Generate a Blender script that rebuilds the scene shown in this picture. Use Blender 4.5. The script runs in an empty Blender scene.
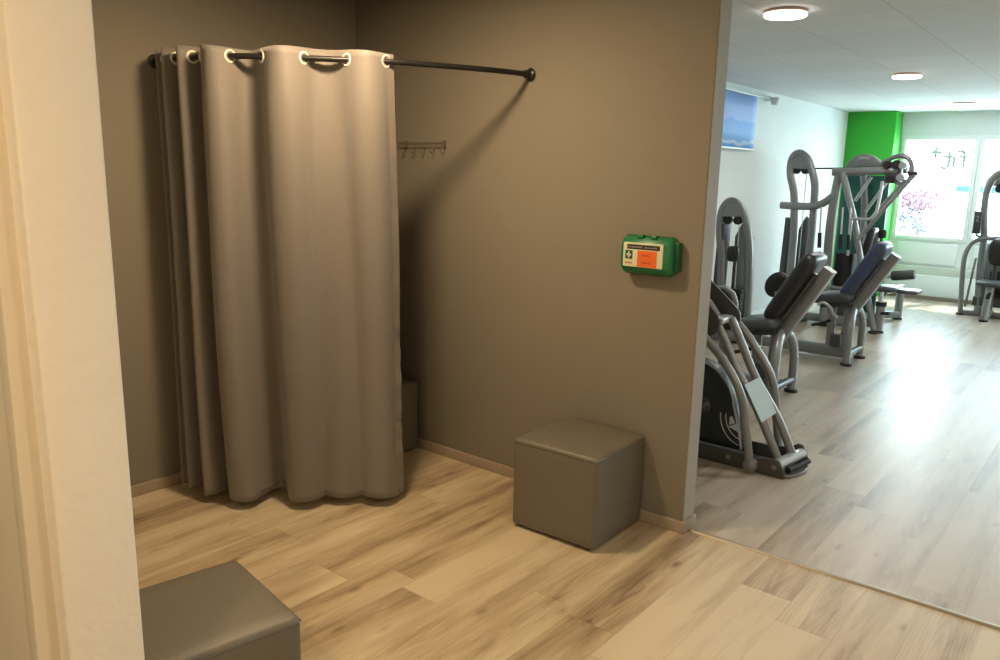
import bpy, bmesh, math, random
from mathutils import Vector, Matrix
random.seed(7)
PI = math.pi
S = bpy.context.scene
C = S.collection

# ------------------------------------------------------------------ camera
F_PX, YAW, PITCH, ROLL, EYE = 787.55, -0.679485, 0.196508, 0.0236963, 1.57
fw = Vector((math.sin(YAW)*math.cos(PITCH), math.cos(YAW)*math.cos(PITCH), -math.sin(PITCH)))
r0 = Vector((math.cos(YAW), -math.sin(YAW), 0)); u0 = r0.cross(fw)
rt = r0*math.cos(ROLL)+u0*math.sin(ROLL); up = -r0*math.sin(ROLL)+u0*math.cos(ROLL)
cd = bpy.data.cameras.new('camera'); cam = bpy.data.objects.new('camera', cd); C.objects.link(cam)
cd.sensor_width = 36; cd.lens = F_PX*36/1000; cd.clip_start = .05
cam.matrix_world = Matrix(((rt.x, up.x, -fw.x, 0), (rt.y, up.y, -fw.y, 0), (rt.z, up.z, -fw.z, EYE), (0, 0, 0, 1)))
S.camera = cam
S.view_settings.view_transform = 'Standard'; S.view_settings.look = 'None'
S.view_settings.gamma = 1; S.view_settings.use_curve_mapping = False
S.view_settings.exposure = 0.0

# ------------------------------------------------------------------ sky, sun, lights
W = bpy.data.worlds.new('sky'); S.world = W; W.use_nodes = True
bg = W.node_tree.nodes['Background']
tc = W.node_tree.nodes.new('ShaderNodeTexCoord'); sp = W.node_tree.nodes.new('ShaderNodeSeparateXYZ')
rp = W.node_tree.nodes.new('ShaderNodeValToRGB')
rp.color_ramp.elements[0].position = 0.0; rp.color_ramp.elements[0].color = (.86, .97, 1, 1)
rp.color_ramp.elements[1].position = 0.7; rp.color_ramp.elements[1].color = (.52, .78, 1, 1)
W.node_tree.links.new(tc.outputs['Generated'], sp.inputs[0]); W.node_tree.links.new(sp.outputs['Z'], rp.inputs[0])
W.node_tree.links.new(rp.outputs[0], bg.inputs[0]); bg.inputs[1].default_value = 17.0

def lamp(name, typ, loc, power, col, size=.1, **k):
    d = bpy.data.lights.new(name, typ); d.energy = power; d.color = col
    if typ == 'AREA': d.shape = 'DISK'; d.size = size
    elif typ in ('POINT', 'SPOT'): d.shadow_soft_size = size
    for a, b in k.items(): setattr(d, a, b)
    o = bpy.data.objects.new(name, d); C.objects.link(o); o.location = loc
    return o
sun = lamp('sun', 'SUN', (0, 16, 8), 9.0, (1, .96, .88), angle=.01)
sun.rotation_euler = Vector((-.25, -.62, -1.0)).to_track_quat('-Z', 'Y').to_euler()
WARM = (1, .74, .46)
lamp('alcove_light', 'AREA', (-2.33, 1.98, 2.47), 38, WARM, .22)
lamp('hall_light', 'AREA', (-0.50, -0.50, 2.47), 38, (1, .71, .43), .14)
lamp('entrance_light', 'AREA', (1.2, 1.5, 2.47), 30, (1, .80, .58), .12)
GYM_LIGHTS = [(-1.745, 4.66), (-1.81, 7.85), (-1.86, 10.9)]

# ------------------------------------------------------------------ helpers
def mat(name, col, rough=.5, metal=0, bump=0, bscale=60, var=0, vscale=4, spec=.5, sheen=0, coat=0):
    m = bpy.data.materials.new(name); m.use_nodes = True; nt = m.node_tree; b = nt.nodes['Principled BSDF']
    b.inputs['Base Color'].default_value = (*col, 1); b.inputs['Roughness'].default_value = rough
    b.inputs['Metallic'].default_value = metal; b.inputs['Specular IOR Level'].default_value = spec
    if sheen: b.inputs['Sheen Weight'].default_value = sheen
    if coat: b.inputs['Coat Weight'].default_value = coat
    t = nt.nodes.new('ShaderNodeTexCoord')
    n = nt.nodes.new('ShaderNodeTexNoise'); n.inputs['Scale'].default_value = vscale; n.inputs['Detail'].default_value = 4
    nt.links.new(t.outputs['Object'], n.inputs['Vector'])
    mx = nt.nodes.new('ShaderNodeMix'); mx.data_type = 'RGBA'
    v = var or .03
    mx.inputs[6].default_value = (*[c*(1-v) for c in col], 1); mx.inputs[7].default_value = (*[min(1, c*(1+v)) for c in col], 1)
    nt.links.new(n.outputs[0], mx.inputs[0]); nt.links.new(mx.outputs[2], b.inputs['Base Color'])
    if bump:
        n2 = nt.nodes.new('ShaderNodeTexNoise'); n2.inputs['Scale'].default_value = bscale; n2.inputs['Detail'].default_value = 5
        nt.links.new(t.outputs['Object'], n2.inputs['Vector'])
        bp = nt.nodes.new('ShaderNodeBump'); bp.inputs['Strength'].default_value = bump; bp.inputs['Distance'].default_value = .01
        nt.links.new(n2.outputs[0], bp.inputs['Height']); nt.links.new(bp.outputs[0], b.inputs['Normal'])
    return m
def emit(name, col, s):
    m = bpy.data.materials.new(name); m.use_nodes = True; b = m.node_tree.nodes['Principled BSDF']
    b.inputs['Base Color'].default_value = (.8, .8, .8, 1)
    b.inputs['Emission Color'].default_value = (*col, 1); b.inputs['Emission Strength'].default_value = s
    return m
def wood(name, c1, c2, c3, along='Y', w=.196, L=1.28, seed=0., rough=.40):
    """laminate planks: each has its own tone, fine streaks along it and a few cathedral figures"""
    m = bpy.data.materials.new(name); m.use_nodes = True; nt = m.node_tree; N = nt.nodes; K = nt.links
    b = N['Principled BSDF']
    def M(op, a, bb=None, cc=None):
        n = N.new('ShaderNodeMath'); n.operation = op
        for i, v in enumerate((a, bb, cc)):
            if v is None: continue
            if isinstance(v, (int, float)): n.inputs[i].default_value = v
            else: K.new(v, n.inputs[i])
        return n.outputs[0]
    t = N.new('ShaderNodeTexCoord'); s = N.new('ShaderNodeSeparateXYZ'); K.new(t.outputs['Object'], s.inputs[0])
    X, Y = (s.outputs[0], s.outputs[1]) if along == 'Y' else (s.outputs[1], s.outputs[0])
    xa = M('DIVIDE', M('ADD', X, 20.05+seed), w); xi = M('FLOOR', xa); xf = M('FRACT', xa)
    wn = N.new('ShaderNodeTexWhiteNoise'); wn.noise_dimensions = '1D'; K.new(xi, wn.inputs['W'])
    ya = M('ADD', M('DIVIDE', M('ADD', Y, 20), L), M('MULTIPLY', wn.outputs[0], 5.3)); yi = M('FLOOR', ya); yf = M('FRACT', ya)
    cv = N.new('ShaderNodeCombineXYZ'); K.new(xi, cv.inputs[0]); K.new(yi, cv.inputs[1])
    w2 = N.new('ShaderNodeTexWhiteNoise'); w2.noise_dimensions = '3D'; K.new(cv.outputs[0], w2.inputs['Vector'])
    tone = w2.outputs[0]
    gv = N.new('ShaderNodeCombineXYZ')
    K.new(M('ADD', M('MULTIPLY', X, 25), M('MULTIPLY', tone, 91)), gv.inputs[0]); K.new(M('MULTIPLY', Y, 2.6), gv.inputs[1]); K.new(M('MULTIPLY', tone, 37), gv.inputs[2])
    g = N.new('ShaderNodeTexNoise'); g.inputs['Scale'].default_value = 1; g.inputs['Detail'].default_value = 6; g.inputs['Roughness'].default_value = .6; g.inputs['Distortion'].default_value = .5
    K.new(gv.outputs[0], g.inputs['Vector'])
    bv = N.new('ShaderNodeCombineXYZ')
    K.new(M('ADD', M('MULTIPLY', X, 9), M('MULTIPLY', tone, 51)), bv.inputs[0]); K.new(M('MULTIPLY', Y, 1.1), bv.inputs[1]); K.new(M('MULTIPLY', tone, 17), bv.inputs[2])
    bl = N.new('ShaderNodeTexNoise'); bl.inputs['Scale'].default_value = 1; bl.inputs['Detail'].default_value = 3; K.new(bv.outputs[0], bl.inputs['Vector'])
    wv = N.new('ShaderNodeTexWave'); wv.wave_type = 'RINGS'; wv.rings_direction = 'Z'; wv.inputs['Scale'].default_value = 1.0; wv.inputs['Distortion'].default_value = 5; wv.inputs['Detail'].default_value = 3; wv.inputs['Detail Scale'].default_value = 1.4
    wvv = N.new('ShaderNodeCombineXYZ'); K.new(M('MULTIPLY', M('ADD', xf, -.5), 5.5), wvv.inputs[0]); K.new(M('MULTIPLY', M('ADD', yf, -.5), 2.2), wvv.inputs[1]); K.new(M('MULTIPLY', tone, 11), wvv.inputs[2])
    K.new(wvv.outputs[0], wv.inputs['Vector'])
    rings = M('MULTIPLY', wv.outputs[1], M('GREATER_THAN', M('FRACT', M('MULTIPLY', tone, 7.7)), .5))
    f = M('ADD', M('MULTIPLY', g.outputs[0], .56), M('ADD', M('MULTIPLY', bl.outputs[0], .75), M('ADD', M('MULTIPLY', M('ADD', tone, -.5), .30), M('MULTIPLY', rings, -.07))))
    r = N.new('ShaderNodeValToRGB'); e = r.color_ramp.elements
    e[0].position = .30; e[0].color = (*c3, 1); e[1].position = .75; e[1].color = (*c1, 1)
    x = e.new(.52); x.color = (*c2, 1)
    ed = M('MULTIPLY', M('SUBTRACT', 1.0, M('MULTIPLY', M('ABSOLUTE', M('SUBTRACT', xf, M('MULTIPLY', w2.outputs[0], 1.0))), 3.0)), bl.outputs[0])
    kn = N.new('ShaderNodeTexVoronoi'); kn.inputs['Scale'].default_value = 1; kv = N.new('ShaderNodeCombineXYZ'); K.new(M('MULTIPLY', X, 8), kv.inputs[0]); K.new(M('MULTIPLY', Y, 3.2), kv.inputs[1]); K.new(tone, kv.inputs[2]); K.new(kv.outputs[0], kn.inputs['Vector'])
    knot = M('MULTIPLY', M('MAXIMUM', M('SUBTRACT', .16, kn.outputs['Distance']), 0), 1.6)
    f = M('SUBTRACT', M('SUBTRACT', f, M('MULTIPLY', M('MAXIMUM', ed, 0), .26)), knot)
    K.new(f, r.inputs[0])
    # seams
    sx = M('MAXIMUM', M('LESS_THAN', xf, .012), M('LESS_THAN', yf, .0025))
    mx = N.new('ShaderNodeMix'); mx.data_type = 'RGBA'; K.new(M('MULTIPLY', sx, .30), mx.inputs[0]); K.new(r.outputs[0], mx.inputs[6]); mx.inputs[7].default_value = (.10, .07, .045, 1)
    K.new(mx.outputs[2], b.inputs['Base Color'])
    K.new(M('ADD', M('MULTIPLY', g.outputs[0], .16), rough-.06), b.inputs['Roughness'])
    bp = N.new('ShaderNodeBump'); bp.inputs['Strength'].default_value = .12; bp.inputs['Distance'].default_value = .004; K.new(g.outputs[0], bp.inputs['Height']); K.new(bp.outputs[0], b.inputs['Normal'])
    return m

M_TAUPE = mat('taupe_paint', (.216, .190, .144), .75, bump=.06, bscale=160, vscale=1.5)
M_WHITE = mat('white_paint', (.72, .77, .75), .8, bump=.05, bscale=120)
M_PLASTER = mat('white_plaster', (.80, .73, .62), .8, bump=.28, bscale=38)
M_DOOR = mat('cream_door', (.70, .62, .48), .45)
M_BASE = mat('laminate_skirting', (.33, .26, .185), .5, var=.12, vscale=30)
M_GREEN = mat('green_paint', (.035, .42, .03), .7)
M_FRAME = mat('white_window_frame', (.74, .80, .80), .4)
M_VINYL = mat('taupe_leatherette', (.138, .122, .091), .42, bump=.14, bscale=420, vscale=3, var=.02)
M_SEAM = mat('leatherette_seam', (.10, .09, .066), .5)
M_CLOTH = mat('curtain_cloth', (.178, .156, .132), .62, bump=.22, bscale=260, vscale=90, var=.05, sheen=.25)
M_GROM = mat('cream_grommet', (.80, .74, .62), .3, metal=0)
M_BLACK = mat('black_metal', (.012, .011, .010), .35)
M_STEEL = mat('silver_grey_paint', (.25, .255, .252), .34, metal=.45)
M_LSTEEL = mat('pale_silver', (.52, .54, .54), .28, metal=.6)
M_DARK = mat('dark_vinyl', (.018, .017, .018), .38)
M_SHROUD = mat('dark_grey_shroud', (.055, .058, .06), .4)
M_PLATE = mat('olive_grey_plate', (.085, .083, .072), .4, metal=.4)
M_RUB = mat('black_rubber', (.01, .01, .01), .6)
M_CHROME = mat('chrome', (.7, .7, .7), .15, metal=1)
M_BLUEP = mat('flare_tinted_upholstery', (.045, .062, .125), .4)  # part of the blue is lens flare put into the backrest colour
M_TEAL = mat('teal_shield', (.035, .15, .115), .25)
M_SEATV = mat('slate_vinyl', (.055, .06, .066), .35)
M_CEIL = mat('ceiling_panels', (.82, .83, .81), .85)
M_STONE = mat('window_ledge', (.55, .60, .53), .6)

def obj(name, bm, m, parent=None, smooth=None, bevel=0, mats=None):
    me = bpy.data.meshes.new(name); bmesh.ops.recalc_face_normals(bm, faces=bm.faces); bm.to_mesh(me); bm.free()
    for q in (mats or [m]): me.materials.append(q)
    o = bpy.data.objects.new(name, me); C.objects.link(o)
    if parent: o.parent = parent
    if bevel:
        d = o.modifiers.new('bevel', 'BEVEL'); d.width = bevel; d.segments = 3; d.limit_method = 'ANGLE'; d.harden_normals = False
    if smooth or bevel:
        for p in me.polygons: p.use_smooth = True
        if not smooth == 'all':
            me.set_sharp_from_angle(angle=math.radians(35)) if not bevel else None
    return o
def thing(name, label, cat, loc=(0, 0, 0), rz=0, group=None):
    o = bpy.data.objects.new(name, None); C.objects.link(o); o.location = loc; o.rotation_euler = (0, 0, rz)
    o.empty_display_size = .1
    return tag(o, label, cat, group)
def tag(o, label, cat, group=None):
    o['label'] = label; o['category'] = cat
    if group: o['group'] = group
    return o
def struct(o, label=None):
    o['kind'] = 'structure'
    if label: o['label'] = label
    return o
def B(): return bmesh.new()
def box(bm, x0, x1, y0, y1, z0, z1):
    v = [bm.verts.new((x, y, z)) for x in (x0, x1) for y in (y0, y1) for z in (z0, z1)]
    for f in ((0, 1, 3, 2), (4, 6, 7, 5), (0, 4, 5, 1), (2, 3, 7, 6), (0, 2, 6, 4), (1, 5, 7, 3)): bm.faces.new([v[i] for i in f])
    return bm
def catmull(P, n=6):
    P = [Vector(p) for p in P]; out = []
    for i in range(len(P)-1):
        a, b, c, d = P[max(i-1, 0)], P[i], P[i+1], P[min(i+2, len(P)-1)]
        for k in range(n):
            t = k/n
            out.append(.5*((2*b)+(c-a)*t+(2*a-5*b+4*c-d)*t*t+(3*b-a-3*c+d)*t**3))
    return out+[P[-1]]
def sweep(bm, pts, r, smooth=6, seg=14, ref=None, r2=None, rect=False):
    """round, oval or rounded-rectangle section along a path; r may be a list"""
    P = catmull(pts, smooth) if smooth > 1 and len(pts) > 2 else [Vector(p) for p in pts]
    n = len(P); rings = []; r2 = r if r2 is None else r2
    for i, p in enumerate(P):
        t = (P[min(i+1, n-1)]-P[max(i-1, 0)]).normalized()
        if ref: side = Vector(ref)-t*t.dot(Vector(ref)); side.normalize()
        elif i == 0:
            a = Vector((0, 1, 0)) if abs(t.y) < .9 else Vector((1, 0, 0)); side = (a-t*t.dot(a)).normalized()
        else: side = (side-t*t.dot(side)).normalized()
        up_ = t.cross(side); ring = []
        for k in range(seg):
            a = 2*PI*k/seg; ca, sa = math.cos(a), math.sin(a)
            if rect:
                e = .35; ca = math.copysign(abs(ca)**e, ca); sa = math.copysign(abs(sa)**e, sa)
            ring.append(bm.verts.new(p+side*ca*r+up_*sa*r2))
        rings.append(ring)
    for a, b in zip(rings, rings[1:]):
        for k in range(seg): bm.faces.new((a[k], a[(k+1) % seg], b[(k+1) % seg], b[k]))
    bm.faces.new(rings[0]); bm.faces.new(rings[-1][::-1])
    return bm
def lathe(bm, prof, axis='Z', c=(0, 0, 0), seg=28):
    rings = []
    for r, h in prof:
        ring = []
        for k in range(seg):
            a = 2*PI*k/seg; p = (r*math.cos(a), r*math.sin(a), h)
            if axis == 'Y': p = (p[0], h, p[1])
            if axis == 'X': p = (h, p[0], p[1])
            ring.append(bm.verts.new(Vector(p)+Vector(c)))
        rings.append(ring)
    for a, b in zip(rings, rings[1:]):
        for k in range(seg): bm.faces.new((a[k], a[(k+1) % seg], b[(k+1) % seg], b[k]))
    bm.faces.new(rings[0]); bm.faces.new(rings[-1][::-1])
    return bm
def prism(bm, pts, y0, y1):
    """outline in (x,z), extruded along y"""
    a = [bm.verts.new((x, y0, z)) for x, z in pts]; b = [bm.verts.new((x, y1, z)) for x, z in pts]; n = len(pts)
    for i in range(n): bm.faces.new((a[i], a[(i+1) % n], b[(i+1) % n], b[i]))
    bm.faces.new(a); bm.faces.new(b[::-1])
    return bm
def XZ(pts, y): return [(x, y, z) for x, z in pts]
def tube(name, pts, r, m, par, smooth=6, **k): return obj(name, sweep(B(), pts, r, smooth, **k), m, par, smooth=True)
def cushion(name, c, ax, ay, az, hx, hy, hz, m, par, e=.45):
    """padded block: superellipsoid on three axes"""
    bm = B(); nu, nv = 28, 16; ax, ay, az, c = Vector(ax).normalized(), Vector(ay).normalized(), Vector(az).normalized(), Vector(c)
    pw = lambda v, q: math.copysign(abs(v)**q, v)
    rows = []
    for j in range(1, nv):
        ph = -PI/2+PI*j/nv; row = []
        for i in range(nu):
            th = 2*PI*i/nu
            row.append(bm.verts.new(c+ax*hx*pw(math.cos(ph), .35)*pw(math.cos(th), e)+ay*hy*pw(math.cos(ph), .35)*pw(math.sin(th), e)+az*hz*pw(math.sin(ph), .6)))
        rows.append(row)
    for a, b in zip(rows, rows[1:]):
        for k in range(nu): bm.faces.new((a[k], a[(k+1) % nu], b[(k+1) % nu], b[k]))
    lo = bm.verts.new(c-az*hz); hi = bm.verts.new(c+az*hz)
    for k in range(nu):
        bm.faces.new((lo, rows[0][(k+1) % nu], rows[0][k])); bm.faces.new((hi, rows[-1][k], rows[-1][(k+1) % nu]))
    return obj(name, bm, m, par, smooth='all')

# ------------------------------------------------------------------ the room shell
XL, YW, YB, XP, H = -3.60, 3.10, 3.21, -1.425, 2.51
XG = -3.40       # left wall, alcove wall front and back, its free end, ceiling
YG, XR, YN = 12.14, 4.2, -2.4                              # far gym wall, right-hand side, behind the camera
M_FLOOR = wood('oak_laminate', (.55, .455, .30), (.40, .305, .185), (.165, .112, .064))
M_FLOORG = wood('oak_laminate_gym', (.44, .37, .285), (.355, .29, .215), (.21, .165, .12), seed=.07, rough=.32)
struct(obj('floor', box(B(), XL-.2, XR, YN, 3.15, -.1, 0), M_FLOOR), 'warm oak laminate floor of the changing corner')
struct(obj('floor', box(B(), XL-.2, XR, 3.15, YG+.25, -.1, 0), M_FLOORG), 'greyish oak laminate floor of the gym')
def ceil_mat():
    m = M_CEIL; nt = m.node_tree; N = nt.nodes; K = nt.links; b = N['Principled BSDF']
    t = N.new('ShaderNodeTexCoord'); br = N.new('ShaderNodeTexBrick'); br.inputs['Scale'].default_value = 1.0
    br.inputs['Brick Width'].default_value = .62; br.inputs['Row Height'].default_value = .62; br.inputs['Mortar Size'].default_value = .004; br.offset = 0
    br.inputs['Color1'].default_value = (.84, .85, .83, 1); br.inputs['Color2'].default_value = (.79, .80, .78, 1); br.inputs['Mortar'].default_value = (.62, .63, .62, 1)
    K.new(t.outputs['Object'], br.inputs['Vector'])
    wv = N.new('ShaderNodeTexWave'); wv.inputs['Scale'].default_value = 9; wv.bands_direction = 'Y'; wv.inputs['Distortion'].default_value = 0; K.new(t.outputs['Object'], wv.inputs['Vector'])
    mx = N.new('ShaderNodeMix'); mx.data_type = 'RGBA'; mx.blend_type = 'MULTIPLY'; mx.inputs[0].default_value = .18; K.new(br.outputs[0], mx.inputs[6]); K.new(wv.outputs[0], mx.inputs[7])
    K.new(mx.outputs[2], b.inputs['Base Color'])
ceil_mat()
struct(obj('ceiling', box(B(), XL-.2, XR, YN, 3.155, H, H+.1), M_WHITE), 'white ceiling above the changing corner')
struct(obj('ceiling', box(B(), XL-.2, XR, 3.155, YG+.25, H, H+.1), M_CEIL), 'white ribbed panel ceiling of the gym')
struct(obj('wall_left', box(B(), XL-.15, XL, .6, YB, 0, H), M_TAUPE), 'taupe wall left of the curtain')
struct(obj('wall_left', box(B(), XG-.15, XG, YB, YG+.2, 0, H), M_WHITE), 'white left wall of the gym')
struct(obj('wall_right', box(B(), XL, XP, YW, YB, 0, H), M_TAUPE, bevel=.004), 'taupe dividing wall between changing corner and gym')
wf = box(B(), XL, XP, .530, .668, 0, H)
for v in wf.verts:
    if v.co.z > 1: v.co.y -= .020
struct(obj('wall_front', wf, M_PLASTER, bevel=.006), 'white plastered wall end at the left edge')
struct(obj('wall_back', box(B(), XL-.2, XR, YN-.1, YN, 0, H), M_WHITE))
struct(obj('wall_side', box(B(), XR, XR+.1, YN, YG+.2, 0, H), M_WHITE))
struct(obj('wall_hall', box(B(), XL-.2, XL, YN, .6, 0, H), M_WHITE))
struct(obj('wall_end', box(B(), XP, XP+.003, YW+.004, YB-.004, 0, H), mat('pale_end_tone', (.34, .315, .265), .7)), 'paler end face of the dividing wall')  # thin slab, toned paler than the wall on this end face only
# skirting
bh, bt = .055, .014
struct(obj('baseboard_right', box(B(), XL+bt, XP+bt, YW-bt, YW, 0, bh), M_BASE, bevel=.002))
struct(obj('baseboard_end', box(B(), XP, XP+bt, YW, YB+.005, 0, bh), M_BASE, bevel=.002))
struct(obj('baseboard_left', box(B(), XL, XL+bt, .668, YW, 0, bh), M_BASE, bevel=.002))
struct(obj('baseboard_gym', box(B(), XG, XG+bt, YB, 11.74, 0, bh), M_FRAME, bevel=.002))
# metal strip in the doorway
st = sweep(B(), [(XP+.015, 3.155, .0), (XR, 3.175, .0)], .017, 1, 12, ref=(0, 1, 0), r2=.006)
M_STRIP = mat('brass_strip', (.34, .27, .18), .45, metal=.7)
struct(obj('trim_1', st, M_STRIP, smooth=True), 'metal transition strip across the doorway')
# door with its casing, in the face of the front wall
def door():
    e = thing('door_1', 'cream door with black handle at the left edge', 'door', (0, 0, 0)); e['kind'] = 'structure'; del e['category']
    bm = B(); box(bm, -2.42, -1.515, .490, .526, .005, 2.04); obj('door_leaf', bm, M_DOOR, e, bevel=.003)
    c = B(); box(c, -1.512, -1.470, .487, .5275, 0, 2.10); box(c, -2.49, -2.425, .487, .5275, 0, 2.10); box(c, -2.42, -1.515, .487, .5275, 2.045, 2.10)
    obj('casing', c, M_DOOR, e, bevel=.003)
    h = lathe(B(), [(.001, .490), (.024, .490), (.024, .484), (.010, .481), (.010, .466), (.001, .466)], 'Y', (-1.632, 0, .885))
    o = obj('door_handle', h, M_BLACK, e, smooth=True)
    obj('lever', sweep(B(), [(-1.632, .470, .885), (-1.70, .466, .885), (-1.79, .466, .885)], .009), M_BLACK, o, smooth=True)
door()

# far gym wall with its windows, parapet and ledge
def far_wall():
    bm = B(); ZS, ZT = .82, 2.19
    box(bm, XG, XR, YG, YG+.2, 0, .80); box(bm, XG, XR, YG, YG+.2, 2.20, H)
    box(bm, XG, -2.76, YG, YG+.2, .80, 2.20); box(bm, 3.9, XR, YG, YG+.2, .80, 2.20)
    struct(obj('wall_far', bm, M_WHITE), 'white far wall of the gym around the windows')
    xs = [-2.76, -1.82, -.86, .10, 1.06, 2.02, 2.96, 3.9]  # openings past the second are unseen, added to let in more daylight
    gl = bpy.data.materials.new('window_glass'); gl.use_nodes = True; nt = gl.node_tree
    tr = nt.nodes.new('ShaderNodeBsdfTransparent'); tr.inputs[0].default_value = (.95, .98, .97, 1)
    gs = nt.nodes.new('ShaderNodeBsdfGlossy'); gs.inputs['Roughness'].default_value = .02
    mx = nt.nodes.new('ShaderNodeMixShader'); mx.inputs[0].default_value = .05
    nt.links.new(tr.outputs[0], mx.inputs[1]); nt.links.new(gs.outputs[0], mx.inputs[2]); nt.links.new(mx.outputs[0], nt.nodes['Material Output'].inputs[0])
    for i, (a, b) in enumerate(zip(xs, xs[1:])):
        e = thing('window_%d' % (i+1), '', ''); e['kind'] = 'structure'; del e['category']; del e['label']
        if i == 0: e['label'] = 'white framed window with faint lettering on the pane'
        if i == 1: e['label'] = 'white framed window behind the machine at the right edge'
        f = B()
        a2, b2 = a+.002, b-.002
        box(f, a2, a2+.055, YG-.02, YG+.06, .80, 2.20); box(f, b2-.055, b2, YG-.02, YG+.06, .80, 2.20)
        box(f, a2+.055, b2-.055, YG-.02, YG+.06, .80, .855); box(f, a2+.055, b2-.055, YG-.02, YG+.06, 2.145, 2.20)
        obj('window_frame', f, M_FRAME, e, bevel=.004)
        obj('pane', box(B(), a2+.055, b2-.055, YG+.018, YG+.024, .855, 2.145), gl, e)
        pd = bpy.data.lights.new('daylight_portal', 'AREA'); pd.shape = 'RECTANGLE'; pd.size = b-a; pd.size_y = 1.4; pd.cycles.is_portal = True
        po = bpy.data.objects.new('daylight_portal', pd); C.objects.link(po); po.location = ((a+b)/2, YG+.21, 1.5); po.rotation_euler = (-PI/2, 0, 0)
    # inset panels under the panes, ledge, lower casing
    bm = B()
    for a, b in zip(xs, xs[1:]): box(bm, a+.10, b-.10, YG-.022, YG, .48, .765)
    struct(obj('trim_2', bm, M_FRAME, bevel=.006), 'white inset panels below the windows')
    struct(obj('trim_3', box(B(), -2.76, XR, YG-.06, YG, .33, .44), M_STONE, bevel=.006), 'pale green ledge along the far wall')
    struct(obj('trim_4', box(B(), -2.76, XR, YG-.10, YG, 0.05, .33), M_FRAME, bevel=.006), 'white lower casing along the far wall')
    struct(obj('baseboard_far', box(B(), -2.76, XR, YG-.115, YG, 0, .05), mat('brown_skirting', (.22, .17, .13), .5)), 'brownish skirting along the far wall')
    # the mirrored lettering on the first pane
    g = B(); yy = YG+.012; r = .018
    for s in ([(-1.985, 1.775), (-1.985, 1.93), (-2.0, 1.985), (-2.04, 2.0), (-2.07, 1.985)], [(-1.95, 1.925), (-2.05, 1.925)],
              [(-2.10, 1.775), (-2.10, 1.925)], [(-2.10, 1.965), (-2.10, 1.985)],
              [(-2.16, 1.985), (-2.16, 1.84), (-2.175, 1.79), (-2.21, 1.775), (-2.26, 1.795)], [(-2.11, 1.925), (-2.24, 1.925)],
              [(-2.33, 1.91), (-2.33, 2.05)], [(-2.26, 1.985), (-2.40, 1.985)]):
        sweep(g, [(x, yy, z) for x, z in s], .005, 4, 8, ref=(0, 1, 0), r2=r)
    tag(obj('window_lettering', g, mat('grey_green_film', (.40, .52, .46), .5), smooth=True), 'thin mirrored fit+ lettering on the first window pane', 'lettering')
far_wall()
col = struct(obj('wall_column', box(B(), XG, -2.78, 11.76, YG, 0, H), M_GREEN, bevel=.006), 'bright green column in the far gym corner')

# ------------------------------------------------------------------ ceiling lights
M_GLOW = emit('lit_diffuser', (1, .93, .84), 7.0)
M_RIM = mat('copper_rim', (.55, .36, .28), .35, metal=.5)
LL = ['largest round ceiling lamp, nearest to the dividing wall', 'middle round ceiling lamp above the pulley machine', 'smallest round ceiling lamp, nearest to the windows']
for i, (x, y) in enumerate(GYM_LIGHTS):
    t = thing('ceiling_lamp', LL[i], 'lamp', (x, y, H), group='round lamps on the gym ceiling')
    obj('lamp_base', lathe(B(), [(.001, 0), (.112, 0), (.118, -.004), (.118, -.018), (.110, -.020), (.001, -.020)]), M_RIM, t, smooth=True)
    obj('diffuser', lathe(B(), [(.001, -.020), (.116, -.020), (.119, -.026), (.114, -.035), (.07, -.040), (.001, -.042)]), M_GLOW, t, smooth=True)
for i, (x, y) in enumerate([(1.2, 4.76), (1.2, 7.9), (1.2, 10.9)]):
    lamp('gym_lamp_light', 'AREA', (x, y, H-.03), 20, (1, .97, .93), .24)
for i, (x, y) in enumerate(GYM_LIGHTS):
    lamp('gym_lamp_light', 'AREA', (x, y, H-.05), 16, (1, .97, .93), .22)

# ------------------------------------------------------------------ curtain rod and curtain
ZR = 2.031
ROD = [(XL+.004, 1.905), (-3.42, 1.905), (-3.25, 1.925), (-3.112, 1.985), (-2.95, 2.110), (-2.825, 2.240), (-2.715, 2.355), (-2.612, 2.475), (-2.505, 2.680), (-2.415, 2.885), (-2.355, YW-.004)]
rod = thing('curtain_rod', 'curved black curtain rod spanning the corner from wall to wall', 'curtain rod', (0, 0, 0))
RP = catmull([(x, y, ZR) for x, y in ROD], 12)
obj('rod', sweep(B(), RP, .0125, 1, 16, ref=(0, 0, 1)), M_BLACK, rod, smooth=True)
def flange(p, n):
    b = lathe(B(), [(.001, 0), (.030, 0), (.031, .006), (.024, .012), (.019, .014), (.019, .034), (.0125, .036), (.001, .036)])
    o = obj('wall_flange', b, M_BLACK, rod, smooth=True); o.location = p; o.rotation_euler = Vector(n).to_track_quat('Z', 'Y').to_euler()
flange((XL, 1.905, ZR), (1, 0, 0)); flange((-2.353, YW, ZR), (-.35, -1, 0))
cum = [0]
for a, b in zip(RP, RP[1:]): cum.append(cum[-1]+(b-a).length)
def rod_at(s):
    s = max(0, min(cum[-1]-1e-5, s))
    i = max(k for k in range(len(cum)-1) if cum[k] <= s)
    t = (s-cum[i])/(cum[i+1]-cum[i]); p = RP[i].lerp(RP[i+1], t)
    a, b = RP[max(i-2, 0)], RP[min(i+3, len(RP)-1)]; T = (b-a).normalized()
    return p, T, Vector((T.y, -T.x, 0))
def s_near(x, y):
    return min(((p-Vector((x, y, ZR))).length, c) for p, c in zip(RP, cum))[1]
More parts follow.
